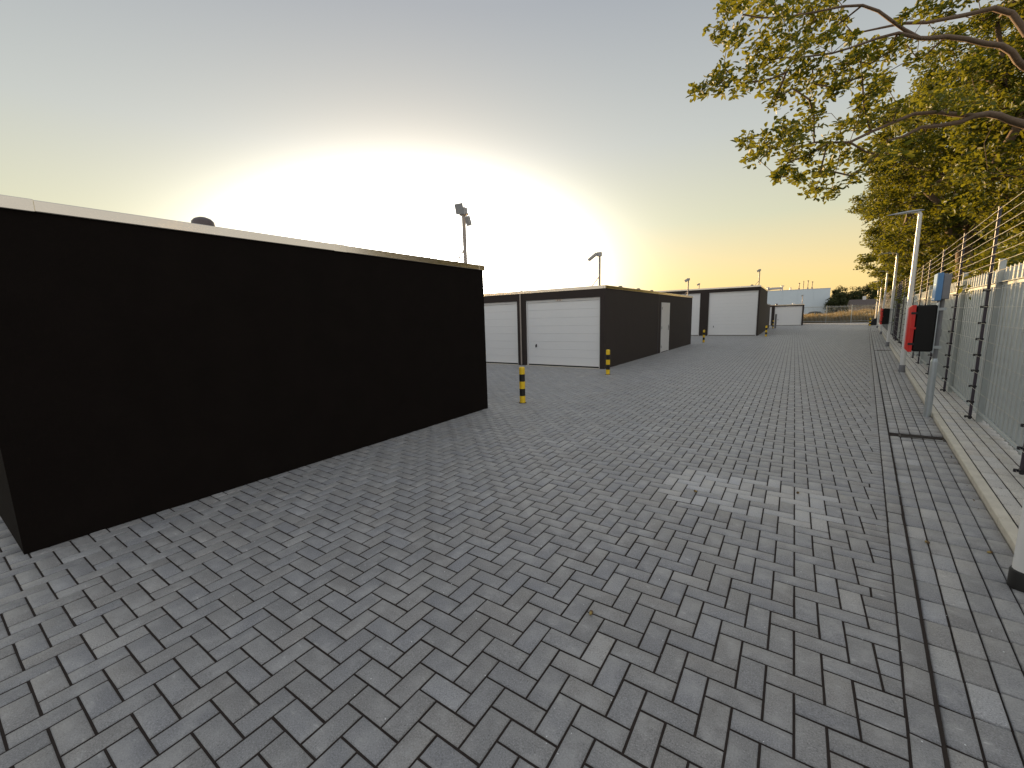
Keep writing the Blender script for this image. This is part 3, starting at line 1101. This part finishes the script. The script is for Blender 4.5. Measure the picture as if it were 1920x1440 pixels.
# ------------------------------------------------------------------ leaves and trees
def leaf_mesh(name, pos, size, mat, up_bias=.35, tone=None, aspect=.46, droop=0.0):
    """one folded six-point leaf at every position"""
    n = len(pos)
    d = rng.normal(0, 1, (n, 3)); d[:, 2] = d[:, 2] * .6 - droop
    d /= np.linalg.norm(d, axis=1, keepdims=True)
    nrm = rng.normal(0, 1, (n, 3)); nrm[:, 2] += up_bias * 3
    nrm -= d * (nrm * d).sum(1, keepdims=True)
    nrm /= np.linalg.norm(nrm, axis=1, keepdims=True) + 1e-9
    s = np.cross(nrm, d)
    L = (size * rng.uniform(.7, 1.25, n))[:, None]
    W = L * aspect * .5
    P = np.asarray(pos)
    V = np.zeros((n, 6, 3))
    fold = .35
    V[:, 0] = P
    V[:, 1] = P + d * L * .33 + s * W * .8 + nrm * W * fold
    V[:, 2] = P + d * L * .72 + s * W + nrm * W * fold * .7
    V[:, 3] = P + d * L - nrm * L * .08
    V[:, 4] = P + d * L * .72 - s * W + nrm * W * fold * .7
    V[:, 5] = P + d * L * .33 - s * W * .8 + nrm * W * fold
    F = np.array([(0, 1, 2, 3), (0, 3, 4, 5)])[None] + 6 * np.arange(n)[:, None, None]
    if tone is None:
        tone = np.clip(rng.normal(.45, .22, n), 0, 1)
    return quads_mesh(name, V.reshape(-1, 3), F.reshape(-1, 4), mat, tone=np.repeat(tone, 6))


def branch_skeleton(fixed, clusters, step=.55):
    """fixed: list of polylines ([points], parent node index or None); clusters are joined to the nearest branch"""
    nodes, par = [], []
    for line, pi in fixed:
        last = pi
        for p in line:
            nodes.append(np.array(p, float)); par.append(-1 if last is None else last)
            last = len(nodes) - 1
    nfix = len(nodes)
    root = nodes[min(nfix - 1, 3)]
    tips = []
    for c in sorted([np.array(c) for c in clusters], key=lambda c: np.linalg.norm(c - root)):
        N = np.array(nodes)
        dd = np.linalg.norm(N - c, axis=1) + .35 * np.maximum(0, N[:, 2] - c[2])
        dd[:2] += 3.0
        i = int(np.argmin(dd))
        a = nodes[i]
        L = np.linalg.norm(c - a)
        k = max(1, int(L / step))
        last = i
        for s_ in range(1, k + 1):
            f_ = s_ / k
            p = a + (c - a) * f_ + np.array([0, 0, .10 * L * math.sin(math.pi * f_)]) + rng.normal(0, .05 * min(L, 1.5), 3) * (f_ < 1)
            nodes.append(p); par.append(last); last = len(nodes) - 1
        tips.append(last)
    return nodes, par, nfix, tips


def branch_mesh(name, nodes, par, trunk_r, tip_r=.006, skip=0, parent=None, keep_r=None):
    n = len(nodes)
    r2 = np.zeros(n)
    kids = [0] * n
    for i in range(n):
        if par[i] >= 0: kids[par[i]] += 1
    for i in range(n - 1, -1, -1):
        if kids[i] == 0: r2[i] = max(r2[i], 1.0)
        if par[i] >= 0: r2[par[i]] += r2[i]
    r = r2 ** .44
    r = tip_r + (trunk_r - tip_r) * (r - r.min()) / (r.max() - r.min() + 1e-9)
    if keep_r:
        for i, v in keep_r.items(): r[i] = v
    V, F = [], []
    N = np.array(nodes)
    K = 6
    ang = 2 * np.pi * np.arange(K) / K
    vid = 0
    for i in range(skip, n):
        if par[i] < 0: continue
        a, b_ = N[par[i]], N[i]
        d = b_ - a
        L = np.linalg.norm(d)
        if L < 1e-5: continue
        d = d / L
        u = np.array([1., 0, 0]) if abs(d[0]) < .8 else np.array([0, 1., 0])
        u = u - d * (u @ d); u /= np.linalg.norm(u)
        w = np.cross(d, u)
        ra = min(r[par[i]], r[i] * 1.35); rb = r[i]
        ring = np.cos(ang)[:, None] * u + np.sin(ang)[:, None] * w
        V.append(a - d * ra * .3 + ring * ra); V.append(b_ + ring * rb)
        for k in range(K):
            j = (k + 1) % K
            F.append((vid + k, vid + j, vid + K + j, vid + K + k))
        vid += 2 * K
    me = quads_mesh(name, np.concatenate(V), F, M['bark'], smooth=True)
    return new_obj(name, me, parent), r


def scatter(centres, radii, per, squash=.7):
    pts = []
    for c, rr in zip(centres, radii):
        k = max(4, int(per * rng.uniform(.7, 1.3)))
        q = rng.normal(0, 1, (k, 3))
        q /= np.linalg.norm(q, axis=1, keepdims=True)
        q *= (rng.uniform(0, 1, (k, 1)) ** .45) * rr
        q[:, 2] *= squash
        pts.append(np.asarray(c) + q)
    return np.concatenate(pts)


def crown_points(c, rx, ry, rz_, n, inner=.45):
    q = rng.normal(0, 1, (n, 3)); q /= np.linalg.norm(q, axis=1, keepdims=True)
    lump = 1 + .16 * np.sin(q[:, 0] * 5 + c[1]) * np.cos(q[:, 1] * 4 + c[0]) + .12 * np.sin(q[:, 2] * 7 + c[1] * 2)
    rad = (inner + (1 - inner) * rng.uniform(0, 1, n) ** .6) * lump
    q = q * rad[:, None] * np.array([rx, ry, rz_])
    q[:, 2] = np.where(q[:, 2] < -.8 * rz_, -.8 * rz_ + rng.uniform(-.3, .5, n), q[:, 2])
    return q + np.array(c)


def oak(label, base, height, crown_c, rad, n_cl, per, leaf, trunk_r, lean=(0, 0), group='oaks behind the bar fence', extra=None):
    t = thing('oak_tree', label, 'tree', (0, 0, 0), 0, group)
    bx, by = base
    fork = np.array([bx + lean[0], by + lean[1], height * .30])
    trunk = [np.array([bx, by, -.1]), np.array([bx + lean[0] * .3 + .05, by + lean[1] * .3, fork[2] * .45]), fork]
    lead = [fork + np.array([(crown_c[0] - fork[0]) * f, (crown_c[1] - fork[1]) * f, (crown_c[2] - fork[2]) * f]) + rng.normal(0, .12, 3) for f in (.35, .7, 1.0)]
    cl = crown_points(crown_c, *rad, n_cl)
    nodes, par, nfix, tips = branch_skeleton([(trunk + lead, None)], cl)
    tr = MB(); tr.tube(trunk, [trunk_r * 1.35, trunk_r, trunk_r * .85], 12)
    tr.build('trunk', M['bark'], t)
    branch_mesh('limbs', nodes, par, trunk_r * .8, .007, skip=3, parent=t)
    pts = scatter(cl, rng.uniform(.22, .52, len(cl)), per * 1.15)
    me = leaf_mesh('crown', pts, leaf, M['leaf'])
    new_obj('crown', me, t)
    return t


# overhanging oak: limbs and leaf sprays measured from the view, trunk out of frame behind the fence
def at(zx, zy, dep):
    px, py_ = 1280 + zx / 3, zy / 3
    return EYE + dep * (CF + CR * ((px - 960) / 779.59) - CU * ((py_ - 720) / 779.59))


def overhang():
    t = thing('oak_tree', 'near oak whose bare limbs and leaf sprays hang over the yard', 'tree', (0, 0, 0), 0, 'oaks behind the bar fence')
    trunk = [np.array((5.6, 11.2, -.1)), np.array((5.55, 11.1, 2.0)), np.array((5.3, 10.9, 3.6))]
    A = [(2300, 560, 7.0), (2080, 450, 6.6), (1920, 375, 6.2), (1885, 345, 6.15), (1850, 292, 6.1), (1790, 256, 6.1), (1700, 246, 6.1), (1600, 221, 6.0), (1480, 206, 6.0),
         (1380, 216, 6.0), (1330, 214, 5.95), (1250, 170, 5.95), (1180, 121, 5.9), (1100, 62, 5.9), (1010, 30, 5.9), (900, 36, 5.85), (800, 56, 5.8), (680, 80, 5.8), (560, 96, 5.8), (440, 101, 5.8), (340, 82, 5.8)]
    Bl = [(2300, 800, 7.2), (2080, 755, 6.8), (1920, 700, 6.3), (1850, 680, 6.25), (1780, 651, 6.2), (1715, 640, 6.2), (1640, 652, 6.2), (1560, 686, 6.2), (1450, 706, 6.2), (1340, 716, 6.2),
          (1240, 768, 6.2), (1150, 792, 6.2)]
    Dl = [(2350, 300, 7.0), (2050, 210, 6.9), (1935, 190, 6.8), (1900, 140, 6.8), (1850, 75, 6.8), (1750, 46, 6.8), (1600, 82, 6.8), (1480, 106, 6.7), (1380, 126, 6.6), (1240, 131, 6.5), (1100, 160, 6.4), (960, 190, 6.4)]
    lines = [[at(*q) for q in L] for L in (A, Bl, Dl)]
    fixed = [(trunk, None), (lines[0], 2), (lines[1], 2), (lines[2], 2)]
    n0 = 3 + len(A)
    sub1 = [at(*q) for q in [(1210, 186, 5.95), (1100, 214, 5.9), (960, 264, 5.9), (840, 300, 5.85), (640, 326, 5.8), (560, 324, 5.8)]]
    fixed.append((sub1, 3 + 10))
    sub2 = [at(*q) for q in [(1500, 640, 6.2), (1440, 630, 6.2), (1300, 641, 6.2), (1180, 690, 6.15), (1060, 742, 6.1), (940, 800, 6.0), (820, 802, 6.0), (740, 801, 5.95), (640, 830, 5.9)]]
    fixed.append((sub2, n0 + 6))
    sub3 = [at(*q) for q in [(1000, 741, 6.05), (880, 740, 6.0), (800, 746, 6.0), (720, 760, 5.95)]]
    spots = [(230, 60, 60), (200, 180, 60), (260, 250, 60), (330, 200, 60), (400, 60, 70), (480, 20, 50), (480, 180, 70), (420, 270, 70), (560, 120, 70), (640, 60, 70), (720, 40, 70), (620, 200, 70),
             (700, 150, 60), (760, 100, 60), (820, 50, 60), (560, 260, 70), (650, 300, 60), (740, 230, 60), (720, 380, 70), (600, 390, 70), (500, 340, 70), (380, 350, 60), (230, 400, 60),
             (170, 470, 60), (90, 510, 42), (240, 480, 60), (330, 470, 70), (420, 470, 70), (500, 440, 70), (540, 560, 60), (620, 500, 70), (700, 560, 60), (660, 430, 60), (760, 470, 60), (850, 420, 60),
             (840, 500, 50), (900, 470, 50), (860, 360, 60), (950, 340, 50), (1000, 310, 50), (1000, 420, 50), (1080, 280, 60), (1150, 300, 50), (1180, 240, 45), (1250, 260, 60), (1060, 360, 50),
             (1130, 420, 50), (990, 560, 38), (1060, 500, 50), (1140, 480, 50), (1040, 600, 45), (740, 640, 60), (700, 700, 60), (640, 740, 60), (560, 720, 55), (560, 800, 60), (440, 790, 60),
             (360, 800, 50), (400, 880, 60), (480, 840, 50), (640, 820, 50), (700, 890, 36), (600, 900, 50), (560, 960, 45), (520, 985, 26), (640, 990, 26), (800, 830, 60), (880, 800, 50),
             (900, 700, 50), (980, 680, 50), (780, 980, 50), (740, 1050, 55), (830, 950, 60), (900, 880, 60), (950, 1000, 60), (830, 1080, 55), (1060, 680, 60), (1120, 640, 60), (1200, 600, 60),
             (1250, 700, 60), (1320, 640, 60), (1180, 860, 60), (1080, 880, 60), (1010, 820, 50), (300, 20, 55), (560, 20, 50), (850, -20, 50), (700, -30, 60), (480, -40, 60), (330, -30, 60),
             (900, 120, 40), (830, 180, 40), (940, 200, 35), (1380, 40, 45), (1240, 100, 30), (1420, 560, 60), (1520, 560, 60), (1640, 560, 60), (1320, 330, 55), (1420, 300, 60)]
    cl, rr = [], []
    for (x, y, r) in spots:
        for k in range(2):
            dep = (5.75 + .55 * min(1, max(0, (x - 200) / 1200))) + rng.normal(0, .28)
            cl.append(at(x + rng.normal(0, 12), y + rng.normal(0, 12), dep)); rr.append(r / 3 * dep / 779.59 * 1.12)
    nodes, par, nfix, tips = branch_skeleton(fixed, cl, .22)
    tr = MB(); tr.tube(trunk, [.30, .24, .20], 12); tr.build('trunk', M['bark'], t)
    keep = {}
    ia = 3
    for k in range(len(A)): keep[ia + k] = max(.010, .055 - .050 * (k / (len(A) - 1)) ** .8)
    ib_ = ia + len(A)
    for k in range(len(Bl)): keep[ib_ + k] = max(.012, .066 - .052 * (k / (len(Bl) - 1)))
    ic = ib_ + len(Bl)
    for k in range(len(Dl)): keep[ic + k] = max(.010, .062 - .051 * (k / (len(Dl) - 1)))
    i1 = ic + len(Dl)
    for k in range(len(sub1)): keep[i1 + k] = .022 - .014 * k / (len(sub1) - 1)
    i2 = i1 + len(sub1)
    for k in range(len(sub2)): keep[i2 + k] = .030 - .021 * k / (len(sub2) - 1)
    branch_mesh('limbs', nodes, par, .05, .0035, skip=3, parent=t, keep_r=keep)
    pts = scatter(cl, rr, 31, .85)
    new_obj('crown', leaf_mesh('crown', pts, .09, M['leaf'], .3), t)
    return t


overhang()
oak('big oak behind the fence whose full crown fills the right edge of the photo', (6.3, 15.8), 11.5, (5.7, 15.6, 7.0), (3.3, 3.4, 4.0), 500, 100, .125, .30)
oak('forked oak with a lit trunk showing above the fence wires', (5.25, 22.6), 12, (5.0, 22.0, 7.1), (3.3, 3.6, 4.1), 480, 95, .135, .26, lean=(-.2, 0))
oak('oak with a dark trunk behind the near lamp head', (6.2, 29.8), 12, (5.6, 29.3, 7.0), (3.3, 3.8, 4.2), 400, 90, .15, .28)
oak('oak behind the second lamp post', (7.2, 37.2), 11.5, (6.7, 37.0, 6.6), (3.1, 3.8, 4.0), 260, 80, .17, .25)
oak('oak behind the third lamp post', (8.0, 45.0), 11, (7.6, 45.0, 6.2), (2.9, 3.8, 3.9), 200, 75, .19, .25)
oak('oak behind the fourth lamp post', (9.0, 53.5), 10, (8.7, 53.3, 5.8), (2.7, 3.8, 3.7), 170, 70, .2, .24)
oak('last oak of the row before the end fence', (10.2, 62.0), 9.5, (9.9, 62.0, 5.4), (2.5, 3.6, 3.5), 150, 70, .21, .22)


def shrub(label, base, h, r, n_cl, per, leaf):
    t = thing('hazel_shrub', label, 'shrub', (base[0], base[1], -.05), 0, 'shrubs behind the bar fence')
    cl = crown_points((0, 0, h * .55), r, r * 1.1, h * .48, n_cl, .35)
    b = MB()
    for k in range(7):
        a = k * .9
        b.tube([(.1 * math.cos(a), .1 * math.sin(a), 0), (.35 * r * math.cos(a), .35 * r * math.sin(a), h * .35), (.6 * r * math.cos(a), .6 * r * math.sin(a), h * .75)], [.03, .022, .01], 6)
    b.build('stems', M['bark'], t)
    new_obj('foliage', leaf_mesh('foliage', scatter(cl, rng.uniform(.22, .45, n_cl), per), leaf, M['leaf']), t)
    return t


shrub('leafy shrub showing over the fence top at the right edge', (3.9, 10.4), 3.1, 1.2, 120, 70, .10)
shrub('leafy shrub behind the fence between the near post and the forked oak', (4.3, 14.2), 3.3, 1.3, 120, 70, .11)
shrub('leafy shrub behind the fence below the forked oak', (5.2, 19.0), 3.0, 1.3, 100, 70, .12)
shrub('leafy shrub behind the fence past the forked oak', (5.6, 26.0), 3.0, 1.4, 100, 60, .13)
shrub('leafy shrub behind the fence beside the gate frame', (6.4, 33.0), 3.2, 1.5, 100, 60, .14)
shrub('far leafy shrub low behind the fence toward its end', (7.4, 41.0), 3.2, 1.6, 90, 60, .15)


def far_tree(label, base, h, r, n_cl=90, per=60, leaf=.34, mat='leaf_far', group='trees beyond the field'):
    t = thing('broadleaf_tree', label, 'tree', (base[0], base[1], 0), 0, group)
    MB().tube([(0, 0, -.1), (.1, 0, h * .3), (0, .1, h * .6)], [.22, .17, .09], 8).build('trunk', M['bark'], t)
    cl = crown_points((0, 0, h * .56), r, r, h * .46, n_cl, .3)
    pts = scatter(cl, rng.uniform(.5, 1.0, len(cl)), per)
    new_obj('crown', leaf_mesh('crown', pts, leaf, M[mat]), t)
    return t


far_tree('round distant tree beside the right edge of the white hall', (8.9, 128), 7.0, 2.2)
far_tree('low distant tree between the round tree and the brown roof', (11.6, 131), 6.6, 2.3)
far_tree('distant tree standing above the brown house roof', (14.2, 126), 7.4, 2.4)
far_tree('dark distant tree half hidden by the farthest lamps', (16.8, 120), 8.2, 2.8)
far_tree('lowest distant bushy tree at the foot of the white hall', (7.6, 118), 4.6, 1.9)
far_tree('far left treetop peeking over the middle garage roof', (-43.2, 60.5), 6.6, 1.6, 30, 40)
far_tree('smaller far treetop just right of the other above the middle roof', (-39.3, 61), 6.2, 1.0, 16, 40)

# ------------------------------------------------------------------ field of dry grass, hall, car, house
n = 26000
gx = rng.uniform(-1, 14, n); gy = EY + .5 + rng.uniform(0, 1, n) ** 1.4 * 24
mound = .0 + .55 * np.clip((gx - 3.2) / 4, 0, 1) * np.exp(-((gy - 76) / 5.0) ** 2)
h = rng.uniform(.45, 1.0, n) * (1 + .25 * np.sin(gx * 2.1) * np.sin(gy * .9))
ang = rng.uniform(0, np.pi, n); w = rng.uniform(.012, .03, n)
bend = rng.normal(0, .18, (n, 2))
V = np.zeros((n, 4, 3))
base_ = np.stack([gx, gy, mound - .08], 1)
sd_ = np.stack([np.cos(ang) * w, np.sin(ang) * w, 0 * w], 1)
V[:, 0] = base_ - sd_; V[:, 1] = base_ + sd_
top_ = base_ + np.stack([bend[:, 0] * h, bend[:, 1] * h, h + .08], 1)
V[:, 2] = top_ + sd_ * .7; V[:, 3] = top_ - sd_ * .7
gme = quads_mesh('dry_grass', V.reshape(-1, 3), np.arange(4 * n).reshape(-1, 4), M['grass'], tone=np.repeat(np.clip(rng.normal(.55, .25, n), 0, 1), 4))
tag(new_obj('dry_grass', gme), 'tall dry golden grass growing in the field behind the end fence', 'grass', kind='stuff')
md = MB()
gxs, gys = np.linspace(1, 14, 14), np.linspace(68, 90, 14)
V = [(x, yv, -.08 + .55 * min(1, max(0, (x - 3.2) / 4)) * math.exp(-((yv - 76) / 5.0) ** 2) * (1 if 1.5 < x < 13.5 else 0)) for yv in gys for x in gxs]
F = [(j * 14 + i, j * 14 + i + 1, j * 14 + 15 + i, j * 14 + 14 + i) for j in range(13) for i in range(13)]
md.add(V, F, True)
tag(md.build('grass_mound', M['ground']), kind='structure')

hall = thing('industrial_hall', 'large windowless pale blue hall with ducts and stacks on its roof', 'building', (0, 120, 0))
for k in range(10):
    MB().box(-24 + k * 3.04 + .01, -24 + (k + 1) * 3.04 - .01, 0, .12, 0, 6.45).build('wall_panel', M['hall'], hall)
MB().box(-24, 6.4, .121, 30, 0, 6.44).build('wall', M['hall'], hall)
MB().box(-24.05, 6.45, -.03, 30, 6.451, 6.56).build('roof_trim', M['frame'], hall)
b = MB(); b.tube([(-6.6, 4, 6.9), (-5.0, 4, 7.2), (-3.2, 4, 7.2), (-3.05, 4, 6.5)], .30, 10); b.build('duct', M['duct'], hall)
for x, hh, cap in ((-5.9, 7.55, 1), (-2.9, 7.75, 1), (-1.2, 7.2, 0), (.47, 8.15, 1), (1.31, 8.6, 0), (2.17, 8.6, 1), (3.0, 8.3, 1)):
    b = MB(); b.tube([(x, 3, 6.4), (x, 3, hh)], .085 if x > 0 else .16, 10)
    if cap:
        r_ = .2 if x > 0 else .42
        b.lathe([(r_, hh - .16), (r_, hh - .02), (r_ * .3, hh + .05)], 10, (x, 3, 0))
        b.lathe([(.18, 6.5), (.18, 6.95), (.1, 7.0)], 10, (x, 3, 0))
    b.build('chimney', M['stack'] if x > 0 else M['duct'], hall)

car = thing('parked_car', 'silver blue car with a rounded roof parked beyond the dry grass', 'car', (3.05, 96, 0))
prof = [(-.95, .25), (-.98, .55), (-.9, .78), (-.6, .86), (-.35, 1.36), (.0, 1.46), (.38, 1.38), (.72, .9), (.98, .8), (1.0, .5), (.96, .25)]
prof = [(x * 2.1, z) for x, z in prof]
b = MB(); k = len(prof)
b.add([(x, -.8, z) for x, z in prof] + [(x, .8, z) for x, z in prof], [tuple(range(k - 1, -1, -1)), tuple(range(k, 2 * k))] + [(i, (i + 1) % k, k + (i + 1) % k, k + i) for i in range(k)])
b.build('body', M['carpaint'], car)
for xs_ in ([(-1.15, .88), (-.72, 1.30), (-.05, 1.38), (-.05, .90)], [(.05, .90), (.05, 1.38), (.70, 1.30), (1.30, .93)]):
    MB().add([(x, -.806, z) for x, z in xs_], [(0, 3, 2, 1)]).build('window', M['glass'], car)
for x in (-1.3, 1.3):
    for yv in (-.72, .72):
        MB().tube([(x, yv - .1, .32), (x, yv + .1, .32)], .32, 16).build('wheel', M['tyre'], car)

house = thing('house', 'low house with a brown tiled roof and white chimney beyond the field', 'house', (11.2, 105, 0))
MB().box(-2.0, 5, 0, 6, 0, 2.4).build('wall', M['housewall'], house)
b = MB(); b.add([(-2.3, -.4, 2.38), (5.3, -.4, 2.38), (5.3, 3, 3.5), (-2.3, 3, 3.5), (5.3, 6.4, 2.38), (-2.3, 6.4, 2.38), (-2.3, -.4, 2.30), (5.3, -.4, 2.30), (5.3, 6.4, 2.30), (-2.3, 6.4, 2.30)],
      [(0, 1, 2, 3), (3, 2, 4, 5), (0, 3, 5, 9, 6), (1, 7, 8, 4, 2), (0, 6, 7, 1), (5, 4, 8, 9), (6, 9, 8, 7)])
rf = b.build('roof', M['brick'], house)
MB().box(-.25, .25, 2.7, 3.2, 3.1, 4.1).build('chimney', M['frame'], rf)
MB().box(.8, 1.9, -.04, .0, .9, 1.9).build('window', M['glass'], house)

# ------------------------------------------------------------------ acorns and crumbs on the paving
ac = None
for i, (x, y, lb) in enumerate([(-.812, 1.911, 'acorn lying alone on the pavers at the bottom centre'), (-.65, 3.863, 'acorn on the pale paver patch, left one'),
                                (.122, 4.262, 'acorn on the pale paver patch, right one'), (.862, 3.76, 'acorn in the gutter joint between the paver columns'),
                                (1.166, 3.807, 'acorn in the gutter near the kerb foot')]):
    if ac is None:
        ac = thing('acorn', lb, 'acorn', (x, y, 0), .6, 'acorns dropped on the paving')
        q = MB().lathe([(.0015, 0), (.0065, .003), (.0085, .009), (.008, .016), (.004, .022), (.001, .024)], 10)
        n_ = q.build('nut', M['acorn'], ac, (0, 0, .0085)); n_.rotation_euler = (math.pi / 2, 0, 0)
        q = MB().lathe([(.0025, -.006), (.0075, -.004), (.0100, .002), (.0095, .007), (.008, .008)], 10)
        n_ = q.build('cap', M['acorn_cap'], ac, (0, 0, .0095)); n_.rotation_euler = (math.pi / 2, 0, 0)
        a = ac
    else:
        a = copy_tree(ac)
    a.location = (x, y, .001 if i < 3 else -.006); a.rotation_euler = (0, 0, i * 1.3); a['label'] = lb

# pale grit scattered on the pavers
gb = MB()
for k in range(230):
    u_ = random.random() ** 1.5
    y = .9 + 6.5 * u_
    x = random.uniform(-2.6 - .5 * y, .9 + .1 * y)
    if x < WX + .1 and y > .2: continue
    r_ = random.uniform(.0015, .0042)
    a_ = random.random() * 6
    c_, s_ = math.cos(a_), math.sin(a_)
    pts = [(r_, 0), (.2 * r_, .7 * r_), (-.9 * r_, .3 * r_), (-.4 * r_, -.8 * r_)]
    v = [(x + px * c_ - py_ * s_, y + px * s_ + py_ * c_, .0005) for px, py_ in pts] + [(x + .5 * (px * c_ - py_ * s_), y + .5 * (px * s_ + py_ * c_), r_ * .8) for px, py_ in pts]
    gb.add(v, [(0, 1, 5, 4), (1, 2, 6, 5), (2, 3, 7, 6), (3, 0, 4, 7), (4, 5, 6, 7)])
tag(gb.build('grit', M['white']), 'pale grit crumbs scattered over the dark pavers', 'grit', kind='stuff')

# a few dead leaf scraps blown against the kerb
n = 90
yy = 1.6 + 16 * rng.uniform(0, 1, n) ** 1.6
oo = np.where(rng.uniform(0, 1, n) < .55, .86 - np.abs(rng.normal(0, .05, n)), rng.uniform(.98, 1.24, n))
zz = np.where(oo < .868, .002, KZ + .002)
P_ = np.stack([oo + S * yy, yy, zz + .003], 1)
lm = leaf_mesh('leaf_litter', P_, .026, simple('dead leaf', (.13, .075, .04), .8, var=.5, nscale=30), 3.0)
tag(new_obj('leaf_litter', lm), 'small brown leaf scraps lying along the kerb and footpath', 'leaf litter', kind='stuff')
